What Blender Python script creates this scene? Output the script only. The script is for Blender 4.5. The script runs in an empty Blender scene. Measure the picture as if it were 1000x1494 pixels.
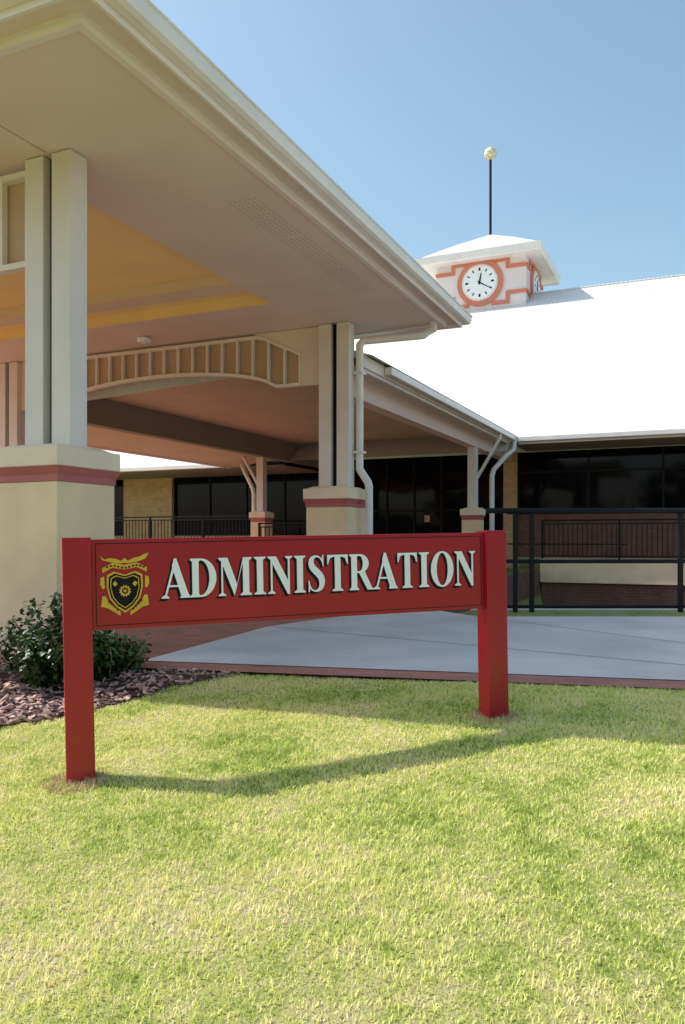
import bpy, bmesh, math, random
import numpy as np
from mathutils import Vector, Matrix
random.seed(3); rng=np.random.default_rng(5)
sc=bpy.context.scene
TH=math.radians(-24.1); NB=(-2.878,8.0)
CA,SA=math.cos(TH),math.sin(TH)
def to_world(b,a): return (NB[0]+b*CA-a*SA, NB[1]+b*SA+a*CA)
def to_b(x,y): return (x-NB[0])*CA+(y-NB[1])*SA

# ---------------- materials
def newmat(n):
    m=bpy.data.materials.new(n); m.use_nodes=True
    return m,m.node_tree.nodes,m.node_tree.links,m.node_tree.nodes['Principled BSDF']
def paint(n,col,rough=.6,var=.06,scale=3.,bump=.0,bscale=120.,spec=.4,dirt=None):
    m,N,L,P=newmat(n)
    tc=N.new('ShaderNodeTexCoord'); no=N.new('ShaderNodeTexNoise'); no.inputs['Scale'].default_value=scale; no.inputs['Detail'].default_value=6
    L.new(tc.outputs['Object'],no.inputs['Vector'])
    r=N.new('ShaderNodeValToRGB'); L.new(no.outputs['Fac'],r.inputs[0])
    c=np.array(col); lo=c*(1-var*1.6) if dirt is None else np.array(dirt); hi=np.minimum(c*(1+var),1)
    r.color_ramp.elements[0].position=.3; r.color_ramp.elements[1].position=.7
    r.color_ramp.elements[0].color=(*lo,1); r.color_ramp.elements[1].color=(*hi,1)
    L.new(r.outputs[0],P.inputs['Base Color']); P.inputs['Roughness'].default_value=rough
    P.inputs['Specular IOR Level'].default_value=spec
    if bump>0:
        n2=N.new('ShaderNodeTexNoise'); n2.inputs['Scale'].default_value=bscale; n2.inputs['Detail'].default_value=4
        L.new(tc.outputs['Object'],n2.inputs['Vector'])
        b=N.new('ShaderNodeBump'); b.inputs['Strength'].default_value=bump; b.inputs['Distance'].default_value=.01
        L.new(n2.outputs['Fac'],b.inputs['Height']); L.new(b.outputs[0],P.inputs['Normal'])
    return m
def brickmat(n,c1,c2,mortar,vertical,bw,bh,ms=.008):
    m,N,L,P=newmat(n)
    tc=N.new('ShaderNodeTexCoord'); br=N.new('ShaderNodeTexBrick')
    br.inputs['Scale'].default_value=1; br.inputs['Brick Width'].default_value=bw; br.inputs['Row Height'].default_value=bh
    br.inputs['Mortar Size'].default_value=ms; br.inputs['Color1'].default_value=(*c1,1); br.inputs['Color2'].default_value=(*c2,1); br.inputs['Mortar'].default_value=(*mortar,1)
    if vertical:
        s=N.new('ShaderNodeSeparateXYZ'); cb=N.new('ShaderNodeCombineXYZ'); ad=N.new('ShaderNodeMath'); ad.operation='ADD'
        L.new(tc.outputs['Object'],s.inputs[0]); L.new(s.outputs[0],ad.inputs[0]); L.new(s.outputs[1],ad.inputs[1])
        L.new(ad.outputs[0],cb.inputs[0]); L.new(s.outputs[2],cb.inputs[1]); L.new(cb.outputs[0],br.inputs['Vector'])
    else: L.new(tc.outputs['Object'],br.inputs['Vector'])
    no=N.new('ShaderNodeTexNoise'); no.inputs['Scale'].default_value=2.5; no.inputs['Detail'].default_value=5
    L.new(tc.outputs['Object'],no.inputs['Vector'])
    mx=N.new('ShaderNodeMixRGB'); mx.blend_type='MULTIPLY'; mx.inputs[0].default_value=.5
    L.new(br.outputs['Color'],mx.inputs[1]); L.new(no.outputs['Fac'],mx.inputs[2])
    L.new(mx.outputs[0],P.inputs['Base Color']); P.inputs['Roughness'].default_value=.85
    b=N.new('ShaderNodeBump'); b.inputs['Strength'].default_value=.5; b.inputs['Distance'].default_value=.006; b.invert=True
    L.new(br.outputs['Fac'],b.inputs['Height']); L.new(b.outputs[0],P.inputs['Normal'])
    return m
M={}
M['soffit']=paint('soffit_board',(.80,.66,.57),.8,.035,.8,.15,200)
M['ceiling']=paint('bounce_tinted_ceiling',(.98,.74,.33),.8,.03,1.)  # cream ceiling, yellow glow of ground bounce light painted into the base colour
M['beam']=paint('cream_beam',(.80,.65,.48),.8,.03,1.)
M['trim']=paint('cream_trim',(.85,.77,.71),.45,.04,2.)
M['gutter']=paint('gutter_paint',(.86,.80,.76),.35,.05,2.)
M['pillar']=paint('pillar_paint',(.79,.72,.67),.6,.04,2.,.15,150)
M['stucco']=paint('cream_stucco',(.93,.71,.45),.85,.07,2.,.5,160)
M['cap']=paint('cap_render',(.93,.77,.56),.85,.06,2.,.3,160)
M['redband']=paint('red_band',(.50,.15,.13),.7,.06,4.,.2,160)
M['infill']=paint('brown_infill',(.60,.42,.30),.8,.05,2.)
M['vent']=paint('vent_slot',(.56,.45,.39),.8,.05,2.)
M['linkceil']=paint('link_ceiling',(.62,.51,.38),.8,.05,1.)
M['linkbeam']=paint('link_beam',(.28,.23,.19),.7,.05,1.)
M['dark']=paint('dark_steel',(.010,.010,.011),.6,.1,3.,spec=.2)
M['alu']=paint('window_frame',(.014,.013,.013),.5,.1,3.,spec=.15)
M['glass']=paint('dark_glass',(.004,.004,.005),.05,.2,1.,spec=.14)
M['brick']=brickmat('cream_brick',(.88,.56,.26),(.74,.44,.20),(.74,.58,.40),True,.24,.086)
M['rbrick']=brickmat('brown_brick',(.27,.12,.075),(.20,.09,.06),(.28,.2,.17),True,.24,.086)
M['paver']=brickmat('red_pavers',(.54,.22,.16),(.41,.16,.12),(.38,.26,.21),False,.23,.115,.006)
M['concrete']=paint('concrete',(.60,.59,.58),.9,.12,.9,.3,90)
M['signred']=paint('red_enamel',(.42,.012,.026),.22,.05,2.,spec=.5)
M['white']=paint('white_vinyl',(.97,.95,.96),.4,.02,2.)
M['black']=paint('black_vinyl',(.008,.007,.009),.4,.1,2.,spec=.2)
M['gold']=paint('gold_vinyl',(.76,.47,.05),.4,.08,20.)
M['towerwall']=paint('tower_wall',(.86,.75,.73),.8,.04,1.,.2,30)
M['coral']=paint('coral_trim',(.68,.23,.15),.7,.05,2.)
M['bark']=paint('bark_chips',(.50,.34,.29),.9,.6,14.,dirt=(.10,.055,.045))
M['soil']=paint('mulch_soil',(.10,.06,.05),1.,.3,10.,.8,60)
M['ball']=paint('finial_ball',(.75,.66,.45),.4,.35,9.)
M['dry']=paint('dry_grass',(.66,.50,.30),.9,.2,20.)
# roof
m,N,L,P=newmat('white_metal_roof'); M['roof']=m
P.inputs['Roughness'].default_value=.5
tc=N.new('ShaderNodeTexCoord'); wv=N.new('ShaderNodeTexWave'); wv.bands_direction='X'; wv.inputs['Scale'].default_value=1.6
L.new(tc.outputs['Object'],wv.inputs['Vector']); b=N.new('ShaderNodeBump'); b.inputs['Strength'].default_value=.3; b.inputs['Distance'].default_value=.03
L.new(wv.outputs['Fac'],b.inputs['Height']); L.new(b.outputs[0],P.inputs['Normal'])
no=N.new('ShaderNodeTexNoise'); no.inputs['Scale'].default_value=.35; no.inputs['Detail'].default_value=6; L.new(tc.outputs['Object'],no.inputs['Vector'])
r=N.new('ShaderNodeValToRGB'); r.color_ramp.elements[0].color=(.62,.64,.63,1); r.color_ramp.elements[1].color=(.70,.71,.69,1); r.color_ramp.elements[0].position=.3; r.color_ramp.elements[1].position=.7
L.new(no.outputs['Fac'],r.inputs[0]); L.new(r.outputs[0],P.inputs['Base Color'])
# ground / grass
def grassmat(n,blade):
    m,N,L,P=newmat(n)
    tc=N.new('ShaderNodeTexCoord')
    n1=N.new('ShaderNodeTexNoise'); n1.inputs['Scale'].default_value=1.3; n1.inputs['Detail'].default_value=7; n1.inputs['Roughness'].default_value=.72
    n2=N.new('ShaderNodeTexNoise'); n2.inputs['Scale'].default_value=16; n2.inputs['Detail'].default_value=4
    for k in (n1,n2): L.new(tc.outputs['Object'],k.inputs['Vector'])
    ma=N.new('ShaderNodeMath'); ma.operation='MULTIPLY_ADD'; L.new(n2.outputs['Fac'],ma.inputs[0]); ma.inputs[1].default_value=.6; 
    mz=N.new('ShaderNodeMath'); mz.operation='MULTIPLY_ADD'; L.new(n1.outputs['Fac'],mz.inputs[0]); mz.inputs[1].default_value=1.5; mz.inputs[2].default_value=-.33
    L.new(mz.outputs[0],ma.inputs[2])
    val=ma
    if blade:
        at=N.new('ShaderNodeAttribute'); at.attribute_name='rnd'
        mb=N.new('ShaderNodeMath'); mb.operation='MULTIPLY_ADD'; L.new(at.outputs['Fac'],mb.inputs[0]); mb.inputs[1].default_value=.34; L.new(ma.outputs[0],mb.inputs[2])
        mc=N.new('ShaderNodeMath'); mc.operation='SUBTRACT'; L.new(mb.outputs[0],mc.inputs[0]); mc.inputs[1].default_value=.17; val=mc
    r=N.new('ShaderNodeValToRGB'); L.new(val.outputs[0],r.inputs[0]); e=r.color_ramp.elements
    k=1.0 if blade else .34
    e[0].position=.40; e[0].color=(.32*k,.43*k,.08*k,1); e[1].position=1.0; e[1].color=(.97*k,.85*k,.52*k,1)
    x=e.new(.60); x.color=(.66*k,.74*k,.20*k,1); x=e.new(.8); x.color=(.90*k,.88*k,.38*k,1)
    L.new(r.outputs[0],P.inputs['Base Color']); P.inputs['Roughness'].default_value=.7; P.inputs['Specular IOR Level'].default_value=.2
    if blade:
        tr=N.new('ShaderNodeBsdfTranslucent'); L.new(r.outputs[0],tr.inputs['Color'])
        mx=N.new('ShaderNodeMixShader'); mx.inputs[0].default_value=.35; L.new(P.outputs[0],mx.inputs[1]); L.new(tr.outputs[0],mx.inputs[2])
        L.new(mx.outputs[0],N['Material Output'].inputs['Surface'])
    else:
        b=N.new('ShaderNodeBump'); b.inputs['Strength'].default_value=.6; b.inputs['Distance'].default_value=.03
        n3=N.new('ShaderNodeTexNoise'); n3.inputs['Scale'].default_value=60; L.new(tc.outputs['Object'],n3.inputs['Vector'])
        L.new(n3.outputs['Fac'],b.inputs['Height']); L.new(b.outputs[0],P.inputs['Normal'])
    return m
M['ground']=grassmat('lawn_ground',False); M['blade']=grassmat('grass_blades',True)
m,N,L,P=newmat('shrub_leaf'); M['leaf']=m
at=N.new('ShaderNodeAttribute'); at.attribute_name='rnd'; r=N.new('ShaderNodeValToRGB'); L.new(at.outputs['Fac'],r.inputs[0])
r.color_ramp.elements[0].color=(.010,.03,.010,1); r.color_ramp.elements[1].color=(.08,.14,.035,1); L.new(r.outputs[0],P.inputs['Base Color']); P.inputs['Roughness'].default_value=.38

# ---------------- helpers
def empty(n,loc=(0,0,0),rz=0,ry=0):
    o=bpy.data.objects.new(n,None); sc.collection.objects.link(o); o.location=loc; o.rotation_euler=(0,ry,rz); return o
def obj(n,V,F,mat,parent=None,bevel=0,smooth=False):
    me=bpy.data.meshes.new(n); me.from_pydata([tuple(v) for v in V],[],F); 
    bm=bmesh.new(); bm.from_mesh(me); bmesh.ops.recalc_face_normals(bm,faces=bm.faces); bm.to_mesh(me); bm.free()
    o=bpy.data.objects.new(n,me); sc.collection.objects.link(o); me.materials.append(M[mat])
    if parent: o.parent=parent
    if bevel:
        md=o.modifiers.new('b','BEVEL'); md.width=bevel; md.segments=2; md.limit_method='ANGLE'
    if smooth:
        for p in me.polygons: p.use_smooth=True
    return o
BF=[(0,1,3,2),(4,6,7,5),(0,4,5,1),(2,3,7,6),(0,2,6,4),(1,5,7,3)]
def boxv(x0,x1,y0,y1,z0,z1): return [(x,y,z) for x in (x0,x1) for y in (y0,y1) for z in (z0,z1)]
def box(n,x0,x1,y0,y1,z0,z1,mat,parent=None,bevel=0): return obj(n,boxv(x0,x1,y0,y1,z0,z1),BF,mat,parent,bevel)
def boxes(n,L_,mat,parent=None,bevel=0):
    V=[];F=[]
    for bx in L_:
        k=len(V); V+=boxv(*bx); F+=[tuple(i+k for i in f) for f in BF]
    return obj(n,V,F,mat,parent,bevel)
def tube(n,pts,r,mat,parent,seg=10):
    V=[];F=[]; pts=[Vector(p) for p in pts]
    for i,p in enumerate(pts):
        d=((pts[min(i+1,len(pts)-1)]-pts[i]).normalized()+(pts[i]-pts[max(i-1,0)]).normalized()).normalized()
        u=d.cross(Vector((.3,.9,.1))).normalized() if abs(d.z)>.5 else d.cross(Vector((0,0,1))).normalized()
        if i and u.dot(pu)<0: u=-u
        pu=u; w=d.cross(u)
        for s in range(seg):
            t=2*math.pi*s/seg; V.append(p+u*r*math.cos(t)+w*r*math.sin(t))
    for i in range(len(pts)-1):
        for s in range(seg):
            F.append((i*seg+s,i*seg+(s+1)%seg,(i+1)*seg+(s+1)%seg,(i+1)*seg+s))
    F.append(tuple(range(seg))); F.append(tuple(range(len(V)-seg,len(V))))
    return obj(n,V,F,mat,parent,smooth=False)
def ring(n,rect,prof,mat,parent):
    x0,x1,y0,y1=rect; V=[];F=[]; k=len(prof)
    for (sx,sy,cx,cy) in ((-1,-1,x0,y0),(1,-1,x1,y0),(1,1,x1,y1),(-1,1,x0,y1)):
        for off,z in prof: V.append((cx+sx*off,cy+sy*off,z))
    for c in range(4):
        for i in range(k-1):
            F.append((c*k+i,((c+1)%4)*k+i,((c+1)%4)*k+i+1,c*k+i+1))
    return obj(n,V,F,mat,parent)
def hip(n,rect,z0,z1,ridge_half,axis,mat,parent):
    x0,x1,y0,y1=rect; cx,cy=(x0+x1)/2,(y0+y1)/2
    r=[(cx-ridge_half,cy,z1),(cx+ridge_half,cy,z1)] 
    V=[(x0,y0,z0),(x1,y0,z0),(x1,y1,z0),(x0,y1,z0)]+r
    return obj(n,V,[(0,1,5,4),(1,2,5),(2,3,4,5),(3,0,4)],mat,parent)
def prism(n,polys,mat,parent,frm,depth0,dd=.0003):
    V=[];F=[]
    for i,(poly,back) in enumerate(polys):
        k=len(V); m_=len(poly); y=-(depth0+i*dd)
        P2=[frm(*p) for p in poly]
        V+=[(p[0],y,p[1]) for p in P2]+[(p[0],back,p[1]) for p in P2]
        F.append(tuple(range(k,k+m_))); F.append(tuple(reversed(range(k+m_,k+2*m_))))
        for j in range(m_): F.append((k+j,k+(j+1)%m_,k+m_+(j+1)%m_,k+m_+j))
    return obj(n,V,F,mat,parent)

# ---------------- terrain
def sm(t): t=np.clip(t,0,1); return t*t*(3-2*t)
def hgt(x,y):
    x=np.asarray(x,float); y=np.asarray(y,float)
    zg=np.minimum(-1.5+.05*np.clip(y,-2,8)+.04*np.clip(x,-3,4),-1.13)
    zg=zg+.012*np.sin(x*1.9+1)*np.cos(y*2.3)
    s=(x-2.68)*-.219+(y-6.24)*-.976
    w=sm(1-s/1.2); z=zg*(1-w)-1.137*w
    z=np.where(s<0,-1.14,z)
    bb=to_b(x,y)
    z=z+.06*sm((y-11.3)/.15)*sm((x-1.7)/.3)
    d=sm((y-12.0)/.5)*sm((bb-.95)/.3)
    z=z*(1-d)-2.4*d
    return z
def axis(lo,hi,st): 
    c=list(np.arange(lo,hi+1e-6,st)); a=[];v=lo;s=st
    while v>-900: s*=1.5; v-=s; a.append(v)
    b_=[];v=hi;s=st
    while v<900: s*=1.5; v+=s; b_.append(v)
    return np.array(a[::-1]+c+b_)
xs=axis(-12,20,.15); ys=axis(-3,27,.15); X,Y=np.meshgrid(xs,ys); Z=hgt(X,Y); nx=len(xs)
V=np.stack([X,Y,Z],-1).reshape(-1,3)
F=[(j*nx+i,j*nx+i+1,(j+1)*nx+i+1,(j+1)*nx+i) for j in range(len(ys)-1) for i in range(nx-1)]
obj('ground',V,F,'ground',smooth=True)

def sheet(n,pts,z,mat): return obj(n,[(x,y,z) for x,y in pts],[tuple(range(len(pts)))],mat)
kd=(.976,-.219)
def kl(t,off=0): return (2.68+kd[0]*t-.219*off, 6.24+kd[1]*t-.976*off)
pav=[kl(-30,.36),kl(4,.36),kl(30,.36),kl(30,.02),kl(4,.0),kl(-4.55,.0),(-1.45,8.4),(-.95,10.0),(-.28,11.0),(.6,12.0),(1.6,12.3)]+[to_world(.9,12),to_world(.9,22.3),to_world(-12,22.3),to_world(-14,5)]
sheet('brick_paving',pav,-1.118,'paver')
con=[kl(-4.6,.01),kl(0,.01),kl(30,.01),(40,11.3),(1.9,11.3),(1.5,12.2),(.6,12.02),(-.28,11.0),(-.95,10.0),(-1.45,8.4)]
sheet('concrete_driveway',con,-1.112,'concrete')
dj=empty('driveway_joints')
for i,(p,q) in enumerate((((-.9,10),(4.3,5.95)),((1.9,11.3),(5.2,5.75)),((5.8,11.3),(8.6,5.0)))):
    d=Vector((q[0]-p[0],q[1]-p[1])).normalized(); nrm=Vector((-d.y,d.x))*.008
    o=sheet('joint_%d'%i,[(p[0]+nrm.x,p[1]+nrm.y),(p[0]-nrm.x,p[1]-nrm.y),(q[0]-nrm.x,q[1]-nrm.y),(q[0]+nrm.x,q[1]+nrm.y)],-1.108,'linkbeam'); o.parent=dj
rw=empty('retaining_wall',(NB[0],NB[1],0),TH)
box('brick_wall',.92,1.12,5.2,20.3,-2.6,-1.06,'rbrick',rw,.004)
p_=[(1.95,11.98),(30,11.98),(30,12.14),(1.95,12.14)]
obj('edge_kerb',[(x,y,z) for z in (-2.6,-1.075) for x,y in p_],[(0,1,2,3),(4,5,6,7),(0,1,5,4),(1,2,6,5),(2,3,7,6),(3,0,4,7)],'concrete',None)
sheet('garden_bed',[(2.3,12.6),(45,12.6),(45,27),(9,27)],-2.39,'soil')

# mulch
mul=[(-7,3.9),(-2.37,5.45),(-1.98,5.72),(-1.69,6.05),(-1.33,6.36),(-.89,6.6),(-.5,6.58)]
mulback=[kl(-3.2,.37),kl(-4.6,.37),kl(-10,.37)]
mp=mul+mulback
def inpoly(x,y,P_):
    ins=np.zeros(x.shape,bool); n=len(P_)
    for i in range(n):
        x1,y1=P_[i]; x2,y2=P_[(i+1)%n]
        c=((y1>y)!=(y2>y))&(x<(x2-x1)*(y-y1)/(y2-y1+1e-12)+x1); ins^=c
    return ins
gx,gy=np.meshgrid(np.arange(-7,0,.08),np.arange(3.8,9,.08)); 
msk=inpoly(gx,gy,mp); idx=-np.ones(gx.shape,int); V=[];F=[]
def gi(j,i):
    if idx[j,i]<0: idx[j,i]=len(V); V.append((gx[j,i],gy[j,i],float(hgt(gx[j,i],gy[j,i]))+.012))
    return idx[j,i]
for j in range(gx.shape[0]-1):
    for i in range(gx.shape[1]-1):
        if msk[j,i] and msk[j+1,i+1] and msk[j,i+1] and msk[j+1,i]: F.append((gi(j,i),gi(j,i+1),gi(j+1,i+1),gi(j+1,i)))
mb=obj('mulch_bed',V,F,'soil')
V=[];F=[]
for _ in range(6000):
    x=random.uniform(-4.5,-.5); y=random.uniform(4.6,8.4)
    if not inpoly(np.array([x]),np.array([y]),mp)[0]: continue
    l,w,h=random.uniform(.012,.05),random.uniform(.007,.022),random.uniform(.002,.006)
    R=Matrix.Rotation(random.uniform(0,6.28),3,'Z')@Matrix.Rotation(random.gauss(0,.45),3,'X')@Matrix.Rotation(random.gauss(0,.45),3,'Y')
    c=Vector((x,y,float(hgt(x,y))+.02+random.random()*.03)); k=len(V)
    V+=[tuple(c+R@Vector((p[0]*random.uniform(.6,1),p[1]*random.uniform(.6,1),p[2]))) for p in boxv(-l,l,-w,w,-h,h)]; F+=[tuple(i+k for i in f) for f in BF]
o=obj('bark_chips',V,F,'bark'); o.parent=mb

# ---------------- grass blades
def blades():
    n=600000
    y=rng.uniform(1.7,7.3,n); x=rng.uniform(-1,1,n)*5.6
    k=(np.abs(x)<.60*y+.7)
    s=(x-2.68)*-.219+(y-6.24)*-.976
    k&=(s>.37+rng.uniform(-.04,.02,n))&~inpoly(x+rng.normal(0,.03,n),y+rng.normal(0,.03,n),mp)
    x=x[k];y=y[k];n=len(x)
    z=hgt(x,y); 
    patch=np.sin(x*3.1+2*np.sin(y*1.7))*np.cos(y*2.9+1.3*np.sin(x*2.2))+.7*np.sin(x*9+y*5)*np.sin(y*8-x*3)+.6*np.sin(x*23+3*np.sin(y*7))*np.sin(y*21+2*np.sin(x*9))
    h=rng.uniform(.010,.024,n)*(1+.25*patch); w=rng.uniform(.0015,.0029,n)*(1+.14*(y-2))
    an=rng.uniform(0,2*np.pi,n); ln=rng.uniform(.2,1.3,n)*h; la=rng.uniform(0,2*np.pi,n)
    ux,uy=np.cos(an)*w,np.sin(an)*w; lx,ly=np.cos(la)*ln,np.sin(la)*ln
    V=np.empty((n,5,3),np.float32)
    V[:,0]=np.stack([x-ux,y-uy,z-.003],-1); V[:,1]=np.stack([x+ux,y+uy,z-.003],-1)
    V[:,2]=np.stack([x+ux*.8+lx*.35,y+uy*.8+ly*.35,z+h*.6],-1); V[:,3]=np.stack([x-ux*.8+lx*.35,y-uy*.8+ly*.35,z+h*.6],-1)
    V[:,4]=np.stack([x+lx,y+ly,z+h],-1)
    me=bpy.data.meshes.new('grass_lawn'); me.vertices.add(n*5); me.vertices.foreach_set('co',V.ravel())
    base=(np.arange(n)*5)[:,None]
    li=np.concatenate([base+np.array([0,1,2,3]),base+np.array([3,2,4])],1).ravel().astype(np.int32)
    me.loops.add(n*7); me.loops.foreach_set('vertex_index',li)
    ls=((np.arange(n)*7)[:,None]+np.array([0,4])).ravel().astype(np.int32)
    me.polygons.add(n*2); me.polygons.foreach_set('loop_start',ls)
    me.update(calc_edges=True); me.validate()
    a=me.attributes.new('rnd','FLOAT','POINT'); a.data.foreach_set('value',np.repeat(rng.random(n),5).astype(np.float32))
    o=bpy.data.objects.new('grass_lawn',me); sc.collection.objects.link(o); me.materials.append(M['blade'])
blades()
def tuft(n,cx,cy,cnt,rad,hh,mat):
    V=[];F=[];R=[]
    for _ in range(cnt):
        t=random.uniform(0,6.28); r_=rad*math.sqrt(random.random()); x=cx+r_*math.cos(t); y=cy+r_*math.sin(t); z=float(hgt(x,y))
        h=hh*random.uniform(.4,1); a=random.uniform(0,6.28); w=.003; k=len(V)
        V+=[(x-w*math.cos(a),y-w*math.sin(a),z),(x+w*math.cos(a),y+w*math.sin(a),z),(x+random.gauss(0,.5)*h,y+random.gauss(0,.5)*h,z+h)]; F.append((k,k+1,k+2))
    return obj(n,V,F,mat)

# ---------------- shrub
def shrub(cx,cy,wid,hei,n):
    root=empty('shrub',(cx,cy,float(hgt(cx,cy))))
    V=[];F=[];R=[]; tips=[]
    for i in range(34):
        a=random.uniform(0,6.28); rr=wid*math.sqrt(random.random()); h=hei*(1-.5*(rr/wid)**2)*random.uniform(.65,1.18)
        p0=Vector((rr*.3*math.cos(a),rr*.3*math.sin(a),0)); p1=Vector((rr*math.cos(a),rr*math.sin(a),h)); tips.append((p0,p1))
    for i in range(n):
        p0,p1=random.choice(tips); t=random.random()**.6; c=p0.lerp(p1,t)+Vector((random.gauss(0,.04),random.gauss(0,.04),random.gauss(0,.03)))
        if c.z<.01: c.z=.02
        l=random.uniform(.025,.055); w=l*.36
        R_=Matrix.Rotation(random.uniform(0,6.28),3,'Z')@Matrix.Rotation(random.gauss(-.35,.5),3,'X')@Matrix.Rotation(random.gauss(0,.5),3,'Y')
        k=len(V); pts=[(0,0,0),(w,l*.5,.15*w),(w*.7,l*1.0,0),(0,l*1.35,-.2*w),(-w*.7,l*1.0,0),(-w,l*.5,.15*w)]
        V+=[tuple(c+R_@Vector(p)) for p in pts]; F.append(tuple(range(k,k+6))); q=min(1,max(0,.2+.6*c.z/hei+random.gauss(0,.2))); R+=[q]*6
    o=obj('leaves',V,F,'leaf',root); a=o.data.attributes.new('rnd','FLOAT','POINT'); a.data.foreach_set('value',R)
    for i,(p0,p1) in enumerate(tips[:14]): tube('stem_%d'%i,[p0,p0.lerp(p1,.5)+Vector((.01,.01,.02)),p1],.005,'bark',root,5)
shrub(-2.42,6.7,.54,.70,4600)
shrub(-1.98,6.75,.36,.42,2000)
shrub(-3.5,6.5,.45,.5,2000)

# ---------------- sign
dx=(.9354,.3543); SR=math.atan2(dx[1],dx[0])
sg=empty('administration_sign',(-1.373,4.37,-.508),SR,-math.radians(1.05))
W=2.47
box('post_a',-.15,0,-.035,.10,-.95,.512,'signred',sg,.004)
box('post_b',W,W+.15,-.035,.10,-.86,.512,'signred',sg,.004)
box('panel',.001,W-.001,0,.045,0,.5,'signred',sg,.003)
e=.022; t_=.004
boxes('border_line',[(e,W-e,-.0015,.001,.5-e-t_,.5-e),(e,W-e,-.0015,.001,e,e+t_),(e,e+t_,-.0014,.001,e+t_,.5-e-t_),(W-e-t_,W-e,-.0014,.001,e+t_,.5-e-t_)],'black',sg)
def arc(cx,cy,rx,ry,a0,a1,n=18): return [(cx+rx*math.cos(math.radians(a0+(a1-a0)*i/n)),cy+ry*math.sin(math.radians(a0+(a1-a0)*i/n))) for i in range(n+1)]
def band(cx,cy,rx,ry,ix,iy,a0,a1): return arc(cx,cy,rx,ry,a0,a1)+arc(cx,cy,ix,iy,a1,a0)
def sb(xc,half,sh): return [(xc-half,0),(xc+half,0),(xc+half,.028),(xc+sh,.085),(xc-sh,.085),(xc-half,.028)]
def st(xc,half,sh): return [(x,1-y) for x,y in sb(xc,half,sh)]
def rc(x0,x1,y0,y1): return [(x0,y0),(x1,y0),(x1,y1),(x0,y1)]
def spath(pts):
    P=[np.array(p) for p in pts]; Q=[]
    for i in range(len(P)-1):
        p0,p1,p2,p3=P[max(i-1,0)],P[i],P[i+1],P[min(i+2,len(P)-1)]
        for s in range(5):
            t=s/5; Q.append(.5*((2*p1)+(-p0+p2)*t+(2*p0-5*p1+4*p2-p3)*t*t+(-p0+3*p1-3*p2+p3)*t**3))
    Q.append(P[-1]); Lf=[];Rt=[]
    for i,q in enumerate(Q):
        d=Q[min(i+1,len(Q)-1)][:2]-Q[max(i-1,0)][:2]; d/=np.linalg.norm(d); n=np.array([-d[1],d[0]])*q[2]/2
        Lf.append(tuple(q[:2]+n)); Rt.append(tuple(q[:2]-n))
    return Lf+Rt[::-1]
G={
'I':(.39,[rc(.11,.28,.0,1),sb(.195,.16,.085),st(.195,.16,.085)]),
'T':(.67,[rc(.25,.42,0,1),sb(.335,.16,.085),[(.03,1),(.03,.74),(.055,.74),(.11,.90),(.2,.94),(.25,.945),(.25,1)],[(.64,1),(.64,.74),(.615,.74),(.56,.90),(.47,.94),(.42,.945),(.42,1)]]),
'D':(.726,[rc(.07,.24,0,1),sb(.155,.14,.085),st(.155,.14,.085),rc(.23,.30,.95,1),rc(.23,.30,0,.05),band(.29,.5,.41,.5,.225,.45,-90,90)]),
'R':(.726,[rc(.07,.24,0,1),sb(.155,.14,.085),st(.155,.14,.085),rc(.23,.32,.95,1),rc(.23,.34,.475,.525),band(.31,.7375,.285,.2625,.105,.2125,-90,90),[(.29,.50),(.47,.52),(.69,.05),(.75,.03),(.75,0),(.55,0)]]),
'O':(.78,[band(.39,.5,.365,.52,.18,.47,90,270),band(.39,.5,.365,.52,.18,.47,-90,90)]),
'N':(.726,[rc(.10,.15,0,.9),sb(.125,.10,.025),rc(.58,.63,.0,1),st(.605,.10,.025),[(.02,1),(.255,1),(.63,.25),(.63,-.02),(.57,-.02),(.105,.90),(.02,.97)]]),
'M':(.95,[rc(.105,.15,0,.9),sb(.1275,.10,.0225),rc(.68,.85,0,1),sb(.765,.155,.085),st(.80,.12,.05),[(.03,1),(.275,1),(.53,.28),(.45,0),(.11,.90),(.03,.97)],[(.45,0),(.50,.22),(.70,.93),(.75,1),(.69,1)]]),
'A':(.726,[[(.08,.02),(.13,.02),(.37,.84),(.335,.95)],[(.335,1.02),(.395,1.02),(.72,.02),(.52,.02),(.28,.82)],rc(.19,.56,.285,.335),sb(.105,.095,.025),sb(.615,.13,.10)]),
'S':(.56,[spath([(.47,.74,.03),(.43,.86,.035),(.36,.945,.04),(.26,.97,.055),(.16,.915,.11),(.125,.79,.155),(.175,.66,.175),(.29,.54,.185),(.40,.41,.18),(.435,.26,.16),(.395,.11,.12),(.28,.03,.055),(.17,.05,.04),(.10,.13,.035),(.06,.26,.03)]),[(.455,1.01),(.48,1.01),(.485,.70),(.46,.70),(.42,.88)],[(.045,0),(.07,0),(.11,.12),(.07,.31),(.045,.31)]]),
}
txt='ADMINISTRATION'; H=.222; x0=.375; z0=.158
tw=sum(G[c][0] for c in txt)*H; sx=2.03/tw
def place(depth,dx_,dz_,grow,mat,name,back):
    polys=[];x=0
    for c in txt:
        w,ps=G[c]
        for p in ps: polys.append(([(x0+dx_+(x+px*1.0)*H*sx, z0+dz_+pz*H) for px,pz in p],back))
        x+=w
    return prism(name,polys,mat,sg,lambda a,b:(a,b),depth,.00003)
place(.0052,0,0,0,'white','lettering',-.0045)
for i,(a_,b_) in enumerate(((-.003,-.003),(-.007,-.007),(-.011,-.011),(-.014,-.014))):
    place(.0008+.0006*(3-i),a_,b_,0,'black','lettering_shadow_%d'%i,.0001)
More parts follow.
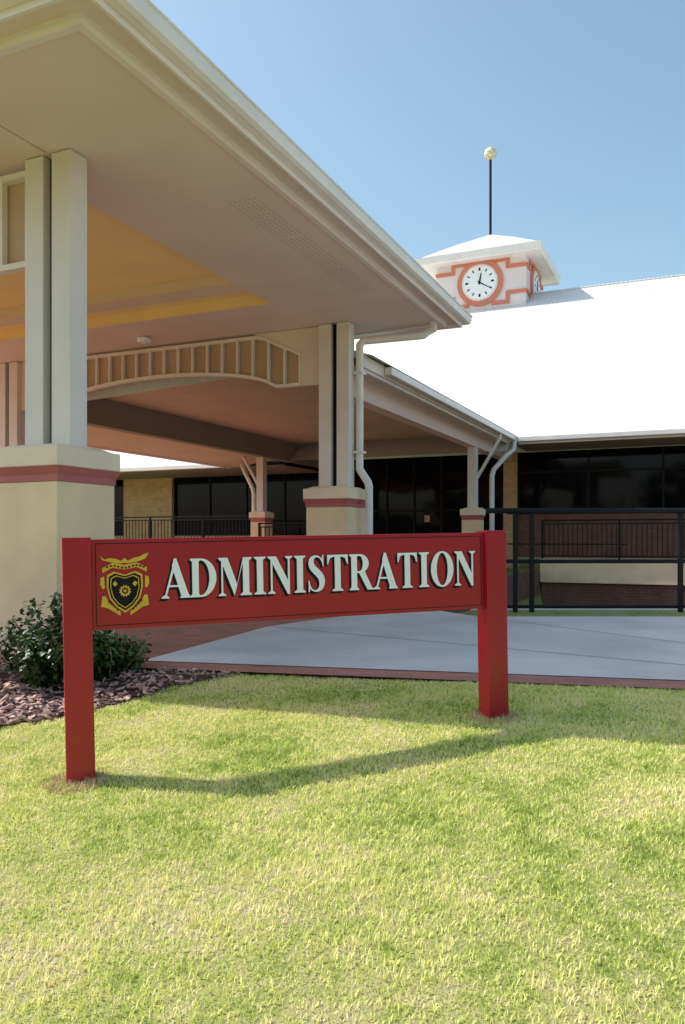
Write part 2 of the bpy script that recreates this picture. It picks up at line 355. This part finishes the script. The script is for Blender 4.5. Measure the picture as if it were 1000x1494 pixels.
# crest
cx,cz=.178,.09
def C(x,z): return (cx+x*.132,cz+z*.32)
sh=[(-.72,.66),(-.45,.72),(0,.66),(.45,.72),(.72,.66)]+[(.74,.45),(.62,.25),(.35,.10),(0,.0),(-.35,.10),(-.62,.25),(-.74,.45)]
def scl(P,s,c=(0,.38)): return [((x-c[0])*s+c[0],(z-c[1])*s+c[1]) for x,z in P]
prism('crest_shield',[(scl(sh,1.0),.0001)],'gold',sg,C,.002)
prism('crest_field',[(scl(sh,.90),.0001)],'black',sg,C,.003)
prism('crest_rim',[(scl(sh,.80),.0001)],'gold',sg,C,.0036)
prism('crest_inner',[(scl(sh,.75),.0001)],'black',sg,C,.0042)
gear=[]
for i in range(24):
    r_=.26 if i%2 else .19; a=2*math.pi*i/24; gear.append((r_*math.cos(a),.38+r_*.42*math.sin(a)))
star=[(r_*math.cos(2*math.pi*i/10),.38+r_*.42*math.sin(2*math.pi*i/10)) for i in range(10) for r_ in ((.10,.05)[i%2],)]
prism('crest_emblem',[(gear,.0001)],'gold',sg,C,.005)
prism('crest_emblem_core',[(arc(0,.38,.13,.055,0,345,16),.0001)],'black',sg,C,.0056)
prism('crest_star',[(star,.0001)],'gold',sg,C,.0062)
rib=[(-.9,.70),(-.5,.79),(0,.75),(.5,.79),(.9,.70),(.92,.78),(.5,.87),(0,.83),(-.5,.87),(-.92,.78)]
prism('crest_ribbon',[(rib,.0001),([(-.98,.12),(-.92,.30),(-.80,.30),(-.62,.17),(-.2,.02),(-.2,-.05),(-.7,.09)],.0001),([(.98,.12),(.92,.30),(.80,.30),(.62,.17),(.2,.02),(.2,-.05),(.7,.09)],.0001),([(-.90,.42),(-1.0,.5),(-.98,.62),(-.84,.64),(-.82,.44)],.0001),([(.90,.42),(1.0,.5),(.98,.62),(.84,.64),(.82,.44)],.0001)],'gold',sg,C,.0046)
prism('ribbon_text',[([(-.75+.15*i,.785+.02*math.sin(i)),(-.67+.15*i,.785+.02*math.sin(i)),(-.67+.15*i,.815+.02*math.sin(i)),(-.75+.15*i,.815+.02*math.sin(i))],.0001) for i in range(11)]+[([(s*(.30+.11*i),.035+.047*i),(s*(.36+.11*i),.06+.047*i),(s*(.36+.11*i),.09+.047*i),(s*(.30+.11*i),.065+.047*i)],.0001) for i in range(4) for s in (-1,1)],'black',sg,C,.0056)
bird=[(-1,1.0),(-.8,.93),(-.6,.955),(-.35,.94),(-.15,.90),(-.05,.93),(0,.955),(.06,.93),(.12,.90),(.4,.955),(.6,.965),(.8,1.01),(1,1.03),(.85,.93),(.5,.885),(.15,.855),(0,.87),(-.2,.855),(-.55,.88),(-.9,.92)]
prism('crest_bird',[(bird,.0001)],'gold',sg,C,.0052)
prism('crest_charges',[([(-.5,.50),(-.4,.56),(-.3,.50),(-.4,.46)],.0001),([(.3,.50),(.4,.55),(.52,.52),(.42,.45)],.0001)],'gold',sg,C,.005)
def sw(lx,ly): return (-1.373+lx*dx[0]-ly*dx[1],4.37+lx*dx[1]+ly*dx[0])
for p in (sw(-.085,-.02),sw(W+.075,.0)):
    tuft('dry_grass_tuft',p[0],p[1],900,.17,.05,'dry')

# ---------------- entrance canopy (porte cochere)
def frame(n): return empty(n,(NB[0],NB[1],0),TH)
cp=frame('entrance_canopy')
def column(n,b,a,top,cpar,half=.433,twin=True,pw=.24):
    h=half
    box(n+'_plinth',b-h+.03,b+h-.03,a-h+.03,a+h-.03,-1.2,.54,'stucco',cpar,.012)
    V=[]
    for z,k in ((.54,h-.045),(.60,h-.045),(.68,h-.005)):
        V+=[(b-k,a-k,z),(b+k,a-k,z),(b+k,a+k,z),(b-k,a+k,z)]
    F=[(l*4+s,l*4+(s+1)%4,l*4+4+(s+1)%4,l*4+4+s) for l in range(2) for s in range(4)]
    V=[(b+(x-b)*1.06,a+(y-a)*1.06,z) for x,y,z in V]
    obj(n+'_band',V,F+[(0,1,2,3),(8,9,10,11)],'redband',cpar)
    box(n+'_cap',b-h-.012,b+h+.012,a-h-.012,a+h+.012,.68,.865,'cap',cpar,.012)
    V=[(b+s*(h-.03),a+t*(h-.03),.865) for s,t in ((-1,-1),(1,-1),(1,1),(-1,1))]+[(b+s*(h-.12),a+t*(h-.12),.905) for s,t in ((-1,-1),(1,-1),(1,1),(-1,1))]
    obj(n+'_cap_top',V,[(0,1,5,4),(1,2,6,5),(2,3,7,6),(3,0,4,7),(4,5,6,7)],'cap',cpar)
    if twin:
        g=.175
        for i,s in enumerate((-1,1)):
            box('%s_pillar_%d'%(n,i),b+s*g-pw/2,b+s*g+pw/2,a-pw/2,a+pw/2,.9,top,'pillar',cpar,.008)
        box(n+'_web',b-.055,b+.055,a-.02,a+.07,.9,top,'dark',cpar)
    else:
        box(n+'_pillar',b-pw/2,b+pw/2,a-pw/2,a+pw/2,.9,top,'pillar',cpar,.008)
k=0
for b_ in (0,-7.8):
    for a_ in (0,6.785):
        column('column_%d'%k,b_,a_,3.80,cp); k+=1
Z=3.81; B0,B1,A0,A1=-9.54,1.74,-1.565,7.57; b0,b1,a0,a1=-7.34,-.46,.35,5.2; ZC=3.99
V=[(B0,A0,Z),(B1,A0,Z),(B1,A1,Z),(B0,A1,Z),(b0,a0,Z),(b1,a0,Z),(b1,a1,Z),(b0,a1,Z),(b0,a0,ZC),(b1,a0,ZC),(b1,a1,ZC),(b0,a1,ZC)]
obj('soffit',V,[(0,1,5,4),(1,2,6,5),(2,3,7,6),(3,0,4,7)],'soffit',cp)
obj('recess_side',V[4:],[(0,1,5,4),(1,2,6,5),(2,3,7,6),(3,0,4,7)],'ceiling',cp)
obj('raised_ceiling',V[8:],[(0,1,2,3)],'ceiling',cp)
box('ceiling_beam',b0+.002,b1-.002,4.1,4.52,Z+.015,ZC-.002,'beam',cp)
ring('soffit_trim',(B0,B1,A0,A1),[(-.05,3.808),(-.05,3.775),(.03,3.765),(.045,3.80),(.045,3.85)],'trim',cp)
ring('outer_soffit',(B0,B1,A0,A1),[(.045,3.845),(.24,3.845)],'soffit',cp)
ring('fascia_board',(B0,B1,A0,A1),[(.24,3.86),(.24,3.79),(.27,3.79),(.27,4.02)],'trim',cp)
ring('gutter',(B0,B1,A0,A1),[(.272,3.85),(.35,3.85),(.39,3.875),(.405,3.92),(.405,3.985),(.42,3.99),(.42,4.01),(.39,4.01),(.39,3.93),(.28,3.92)],'gutter',cp)
hip('roof',(B0-.3,B1+.3,A0-.3,A1+.3),4.02,5.9,1.1,'x','roof',cp)
boxes('soffit_joint',[(.0,.006,A0+.06,-.15,Z-.0034,Z+.001)],'linkbeam',cp)
vents=[]
for a_s in (1.6,2.85,4.1):
    for r_ in range(6):
        for c_ in range(14): vents.append((1.02+r_*.065,1.036+r_*.065,a_s+c_*.085,a_s+.05+c_*.085,Z-.002,Z+.001))
boxes('soffit_vents',vents,'vent',cp)
def truss(n,a,cham):
    L0,L1=-7.1,-.70
    if not cham: L0,L1=-7.45,-.34
    def zb(b):
        t=(b+3.9)/2.65
        return 2.76 if abs(t)>1 else 2.76+.40*math.sqrt(max(0,1-t*t*1.0))**1.2
    def zt(b):
        if not cham: return 3.74
        d=abs(b+3.9)-2.34
        return 3.76 if d<0 else 3.76-.4*min(1,d/.86)
    N_=64; bs=[L0+(L1-L0)*i/N_ for i in range(N_+1)]
    for nm,f,o1 in (('bottom_chord',zb,1),('top_chord',zt,-1)):
        V=[];F=[]
        for x in bs:
            z_=f(x); V+=[(x,a-.05,z_),(x,a+.05,z_),(x,a+.05,z_+.06*o1),(x,a-.05,z_+.06*o1)]
        for i in range(N_):
            for s in range(4): F.append((i*4+s,i*4+(s+1)%4,i*4+4+(s+1)%4,i*4+4+s))
        F+= [(0,1,2,3),(N_*4,N_*4+1,N_*4+2,N_*4+3)]
        obj(n+'_'+nm,V,F,'trim',cp)
    V=[];F=[]
    for x in bs: V+=[(x,a+.055,zb(x)+.03),(x,a+.055,zt(x)-.03)]
    for i in range(N_): F.append((2*i,2*i+1,2*i+3,2*i+2))
    obj(n+'_infill',V,F,'infill',cp)
    nb=19; bx=[]
    for i in range(nb+1):
        x=L0+(L1-L0)*i/nb; 
        if i in(0,nb): x+= .02 if i==0 else -.02
        bx.append((x-.02,x+.02,a-.035,a+.035,zb(x)+.055,zt(x)-.055))
    boxes(n+'_slats',bx,'trim',cp)
truss('valance_front',0,False); truss('valance_back',6.785,True)
tube('downpipe',[(1.62,7.35,3.84),(1.62,7.35,3.68),(1.45,7.3,3.58),(.44,6.95,3.50),(.40,6.9,3.42),(.40,6.9,1.22),(.58,6.85,.98),(.60,6.85,.9),(.60,6.85,-1.12)],.07,'gutter',cp,12)
boxes('pipe_straps',[(.31,.49,6.81,6.99,z,z+.04) for z in (1.5,2.9)],'gutter',cp)
box('light_fitting',-3.8,-3.6,6.0,6.2,3.7,3.80,'white',cp,.03)
box('valance_end_panel',-.699,-.30,6.76,6.80,2.76,3.80,'soffit',cp)
box('valance_end_panel_b',-7.5,-7.101,6.76,6.80,2.76,3.80,'soffit',cp)
V=[(x,y,z) for y in (6.765,6.795) for x,z in ((-1.7,3.80),(-.7,3.80),(-.7,3.34),(-1.56,3.74))]
obj('valance_gusset',V,[(0,1,2,3),(4,5,6,7),(0,1,5,4),(1,2,6,5),(2,3,7,6),(3,0,4,7)],'soffit',cp)

# ---------------- administration building
bd=frame('administration_building')
box('link_fascia',.30,.36,7.2,19.75,3.10,3.32,'trim',bd,.005)
box('link_gutter',.37,.52,8.2,19.72,3.13,3.29,'gutter',bd,.02)
box('link_soffit',-.16,.30,7.2,20,3.11,3.14,'soffit',bd)
box('link_soffit_lip',.22,.30,7.2,19.7,3.05,3.108,'trim',bd)
box('link_beam_right',-.46,-.16,7.0,22.2,2.72,3.4,'soffit',bd)
box('link_ceiling',-7.4,-.47,7.2,22.2,3.42,3.46,'linkceil',bd)
box('link_beam_left',-7.7,-7.4,7.0,22.2,2.74,3.5,'linkbeam',bd)
obj('link_soffit_left',[(-7.7,7.2,2.85),(-7.7,19.0,2.85),(-9.7,19.0,2.60),(-9.7,7.2,2.60)],[(0,1,2,3)],'linkceil',bd)
box('link_gutter_left',-9.86,-9.7,7.2,18.8,2.55,2.72,'gutter',bd,.02)
obj('link_roof',[(.52,7.2,3.3),(.52,22,3.3),(-4.4,22,4.9),(-4.4,7.2,4.9),(-9.8,22,2.73),(-9.8,7.2,2.73)],[(0,1,2,3),(3,2,4,5),(0,3,5)],'roof',bd)
for i,(b_,s) in enumerate(((-.3,1),(-7.58,-1))):
    column('link_column_%d'%i,b_,17.3,2.73,bd,.30,False,.26)
    p0=(b_+s*.1,1.75);p1=(b_+s*.85,3.0); w=.07
    V=[(p0[0],y,p0[1]+o) for o in (-w,w) for y in (17.24,17.36)]+[(p1[0],y,p1[1]+o) for o in (-w,w) for y in (17.24,17.36)]
    obj('brace_%d'%i,V,[(0,1,3,2),(4,5,7,6),(0,1,5,4),(2,3,7,6),(0,2,6,4),(1,3,7,5)],'trim',bd)
tube('eave_downpipe',[(.46,19.6,3.15),(.46,19.5,2.85),(.3,19.2,2.65),(0,18.7,2.15),(-.03,18.6,1.95),(-.03,18.6,-1.1)],.08,'gutter',bd,12)
tube('eave_downpipe_left',[(-8.9,18.2,2.6),(-8.7,18.0,2.4),(-8.1,17.6,1.7),(-8.0,17.5,1.5),(-8.0,17.5,-1.1)],.07,'gutter',bd,12)
RS=.65
def rz(a): return 3.30+RS*(a-19.8)
AR=33.0
obj('main_roof',[(.36,19.78,rz(19.78)),(50,19.78,rz(19.78)),(50,AR,rz(AR)),(-30,AR,rz(AR)),(-30,18.95,rz(18.95)),(.36,18.95+.0,rz(18.95))],[(0,1,2,3,4,5)],'roof',bd)
obj('main_roof_back',[(50,AR,rz(AR)),(50,46.2,rz(19.8)),(-30,46.2,rz(19.8)),(-30,AR,rz(AR))],[(0,1,2,3)],'roof',bd)
box('ridge_cap',-30,50,AR-.12,AR+.12,rz(AR)-.06,rz(AR)+.02,'roof',bd,.03)
box('eave_gutter',.53,50,19.70,19.86,3.12,3.28,'gutter',bd,.02)
box('eave_fascia',.53,50,19.87,19.91,3.05,3.32,'trim',bd)
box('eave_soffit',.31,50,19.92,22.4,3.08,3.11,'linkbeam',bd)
box('eave_gutter_left',-30,-9.9,18.84,19.0,2.60,2.76,'gutter',bd,.02)
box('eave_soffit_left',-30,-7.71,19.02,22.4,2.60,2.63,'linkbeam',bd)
WA=22.4
piers=[(-.5,-.02),(-7.45,-7.0),(-17.5,-14.9),(-30,-27)]
boxes('brick_piers',[(p[0],p[1],WA-.12,WA+.2,-1.15,3.07) for p in piers],'brick',bd)
boxes('glazing',[(-7.0,-.5,WA+.1,WA+.14,-1.1,3.06),(-14.9,-7.45,WA+.1,WA+.14,.1,3.06),(-27,-17.5,WA+.1,WA+.14,.1,3.06),(-.02,50,WA+.1,WA+.14,.87,3.06)],'glass',bd)
boxes('dado_wall_left',[(-14.9,-7.45,WA,WA+.2,-1.15,.1),(-27,-17.5,WA,WA+.2,-1.15,.1)],'brick',bd)
box('dado_wall',-.02,50,WA,WA+.2,-.68,.85,'rbrick',bd)
box('window_sill',-.02,50,WA-.05,WA+.09,.85,.92,'alu',bd)
fr=[]
for x in np.arange(-.02,49,2.4): fr.append((x,x+.07,WA+.04,WA+.095,.93,3.05))
fr+=[(-.02,49,WA+.04,WA+.094,2.3,2.36)]
for x in (-.56,-1.7,-2.8,-2.86,-3.9,-5.0,-6.1,-6.95): fr.append((x-.05,x,WA+.04,WA+.095,-1.1,3.05))
fr.append((-7,-.5,WA+.04,WA+.093,1.0,1.08))
for x in np.arange(-14.9,-7.5,1.8): fr.append((x,x+.06,WA+.04,WA+.095,.1,3.05))
boxes('window_frames',fr,'alu',bd)
boxes('lobby_notice',[(-1.5,-1.25,WA-.0,WA+.03,.95,1.12),(-3.5,-3.3,WA,WA+.03,.6,.85)],'infill',bd)
box('verandah_slab',1.13,50,20.4,22.38,-1.45,-.68,'stucco',bd,.01)
box('verandah_base',1.14,50,20.6,22.3,-2.5,-1.452,'rbrick',bd)
def balustrade(n,x0,x1,a,zb,zt,sp=.15):
    L_=[(x0,x1,a-.025,a+.025,zt-.05,zt),(x0,x1,a-.02,a+.02,zt-.16,zt-.12),(x0,x1,a-.02,a+.02,zb+.08,zb+.12)]
    for x in np.arange(x0+.07,x1,sp): L_.append((x-.011,x+.011,a-.011,a+.011,zb+.121,zt-.161))
    for x in np.arange(x0,x1,2.4): L_.append((x-.03,x+.03,a-.032,a+.032,zb-.1,zt+.001))
    return boxes(n,L_,'dark',bd)
balustrade('verandah_balustrade',1.2,30,20.47,-.68,.60)
balustrade('left_balustrade',-30,-8.3,18.6,-.5,.82)
balustrade('link_balustrade',-7.2,-4.2,16.5,-.6,.5)
boxes('entry_handrail',[(.6,4,17.9,17.95,.72,.78),(.6,4,17.9,17.95,-.2,-.16)],'dark',bd)

# ---------------- front handrail fence
fe=empty('black_handrail_fence',(0,11.62,0))
fp=[]
for x in (2.52,2.76): fp.append((x-.03,x+.03,-.03,.03,-1.15,.36))
for q in range(9):
    x=4.93+q*2.3
    for d in (0,.24): fp.append((x+d-.03,x+d+.03,-.03,.03,-1.15,.36))
for nm,z,r_ in (('top_rail',.40,.04),('mid_rail',-.34,.03),('bottom_rail',-1.0,.025)):
    tube(nm,[(2.1,0,z),(24,0,z)],r_,'dark',fe,10)
boxes('posts',fp,'dark',fe)

# ---------------- clock tower
tw_=frame('clock_tower')
tb0,tb1,ta0,ta1=-5.96,-1.55,31.76,35.9
box('tower_body',tb0,tb1,ta0,ta1,8.5,13.5,'towerwall',tw_,.02)
ring('tower_eave',(tb0,tb1,ta0,ta1),[(0,13.36),(.70,13.36),(.74,13.30),(.80,13.34),(.86,13.66),(.70,13.70)],'gutter',tw_)
cxm,cym=(tb0+tb1)/2,(ta0+ta1)/2; e=.72
V=[(tb0-e,ta0-e,13.68),(tb1+e,ta0-e,13.68),(tb1+e,ta1+e,13.68),(tb0-e,ta1+e,13.68)]
V2=[(cxm+s*1.4,cym+t*1.4,14.6) for s,t in ((-1,-1),(1,-1),(1,1),(-1,1))]
obj('tower_roof',V+V2+[(cxm,cym,15.4)],[(i,(i+1)%4,4+(i+1)%4,4+i) for i in range(4)]+[(4+i,4+(i+1)%4,8) for i in range(4)],'roof',tw_)
tube('finial_pole',[(cxm,cym,15.2),(cxm,cym,19.3)],.065,'dark',tw_,8)
bm=bmesh.new(); bmesh.ops.create_uvsphere(bm,u_segments=20,v_segments=12,radius=.32); me=bpy.data.meshes.new('finial_ball'); bm.to_mesh(me); bm.free(); me.materials.append(M['ball'])
for p in me.polygons: p.use_smooth=True
o=bpy.data.objects.new('finial_ball',me); sc.collection.objects.link(o); o.parent=tw_; o.location=(cxm,cym,19.5)
def face(side):
    par=empty('clock_face_'+side); par.parent=tw_
    if side=='front': par.location=(cxm,ta0,12.33)
    else: par.location=(tb1,cym,12.33); par.rotation_euler=(0,0,math.pi/2)
    I=lambda a,b:(a,b)
    hw=(tb1-tb0)/2 if side=='front' else (ta1-ta0)/2
    prism('ring',[(arc(0,0,1.12,1.12,0,354,48),0)],'coral',par,I,.10)
    prism('ring_lip',[(arc(0,0,.88,.88,0,354,48),0)],'towerwall',par,I,.12)
    prism('dial',[(arc(0,0,.80,.80,0,354,48),0)],'white',par,I,.14)
    tk=[]
    for i in range(12):
        a=math.radians(30*i); c_,s_=math.cos(a),math.sin(a); r0,r1=(.56,.70); w=.028 if i%3 else .045
        tk.append(([(s_*r0-c_*w,c_*r0+s_*w),(s_*r0+c_*w,c_*r0-s_*w),(s_*r1+c_*w,c_*r1-s_*w),(s_*r1-c_*w,c_*r1+s_*w)],0))
    prism('numerals',tk,'black',par,I,.15)
    hd=[]
    for ang,ln,w in ((122,.66,.03),(10,.45,.045)):
        a=math.radians(ang); c_,s_=math.cos(a),math.sin(a); hd.append(([(-s_*.1-c_*w,-c_*.1+s_*w),(-s_*.1+c_*w,-c_*.1-s_*w),(s_*ln+c_*w*.4,c_*ln-s_*w*.4),(s_*ln-c_*w*.4,c_*ln+s_*w*.4)],0))
    prism('hands',hd,'black',par,I,.16,.01)
    T=[]
    for s in (-1,1):
        for q in (-1,1):
            zi,zo=(.98,.62) if q>0 else (-1.05,-.62); th=.17
            T.append((rc(*sorted((s*1.25,s*(hw+.02))),zo-th/2,zo+th/2),0))
            T.append((rc(*sorted((s*1.25,s*1.42)),*( (zo+th/2,zi+th/2) if q>0 else (zi-th/2,zo-th/2))),0))
            T.append((rc(*sorted((s*.55,s*1.25)),zi-th/2,zi+th/2),0))
    prism('stepped_bands',T,'coral',par,I,.06,.001)
face('front'); face('right')

# ---------------- distant trees behind the viewer (window reflections)
V=[];F=[];R=[]
tr=empty('tree_line',(0,-45,-1.5))
for _ in range(9000):
    cxx=random.uniform(-90,90); hh=6+3*math.sin(cxx*.21)+2*math.sin(cxx*.53+1)
    c=Vector((cxx,random.gauss(0,2),random.uniform(.5,max(3,hh)))); s=random.uniform(.5,1.1); k=len(V)
    R_=Matrix.Rotation(random.uniform(0,6.28),3,'Z')@Matrix.Rotation(random.uniform(0,3.14),3,'X')
    V+=[tuple(c+R_@Vector(p)*s) for p in ((-1,-.5,0),(0,-.8,.2),(1,-.3,0),(.7,.6,.1),(-.4,.8,0))]; F.append(tuple(range(k,k+5))); R+=[random.random()*.6]*5
o=obj('foliage',V,F,'leaf',tr); a=o.data.attributes.new('rnd','FLOAT','POINT'); a.data.foreach_set('value',R)
for i in range(16): tube('trunk_%d'%i,[(-88+i*11.5,0,-.2),(-88+i*11.5,.2,4),(-87.7+i*11.5,0,7)],.25,'bark',tr,7)

# ---------------- light
S=Vector((-.8,.19,1.0)).normalized()
sl=bpy.data.lights.new('sun','SUN'); sl.energy=5; sl.angle=math.radians(.5); sl.color=(1,.95,.86)
so=bpy.data.objects.new('sun',sl); sc.collection.objects.link(so); so.rotation_euler=S.to_track_quat('Z','Y').to_euler(); so.location=(-20,5,30)
w=bpy.data.worlds.new('World'); sc.world=w; w.use_nodes=True; N=w.node_tree.nodes; L=w.node_tree.links
sk=N.new('ShaderNodeTexSky'); sk.sky_type='NISHITA'; sk.sun_disc=False; sk.sun_elevation=math.asin(S.z); sk.sun_rotation=math.atan2(S.x,S.y)%(2*math.pi)
sk.air_density=1.0; sk.dust_density=2.0; sk.ozone_density=.7
hs=N.new('ShaderNodeHueSaturation'); hs.inputs['Saturation'].default_value=.98; hs.inputs['Value'].default_value=1.38; hs.inputs['Hue'].default_value=.478
L.new(sk.outputs[0],hs.inputs['Color']); L.new(hs.outputs[0],N['Background'].inputs[0]); N['Background'].inputs[1].default_value=.15
# ---------------- camera
cam=bpy.data.cameras.new('camera'); co=bpy.data.objects.new('camera',cam); sc.collection.objects.link(co)
co.location=(0,0,0); co.rotation_euler=(math.pi/2,0,0)
cam.sensor_fit='VERTICAL'; cam.sensor_height=36; cam.sensor_width=24; cam.lens=28; cam.shift_y=38/1494; cam.clip_end=3000; cam.clip_start=.05
sc.camera=co
sc.view_settings.view_transform='Standard'; sc.view_settings.look='None'; sc.view_settings.exposure=0
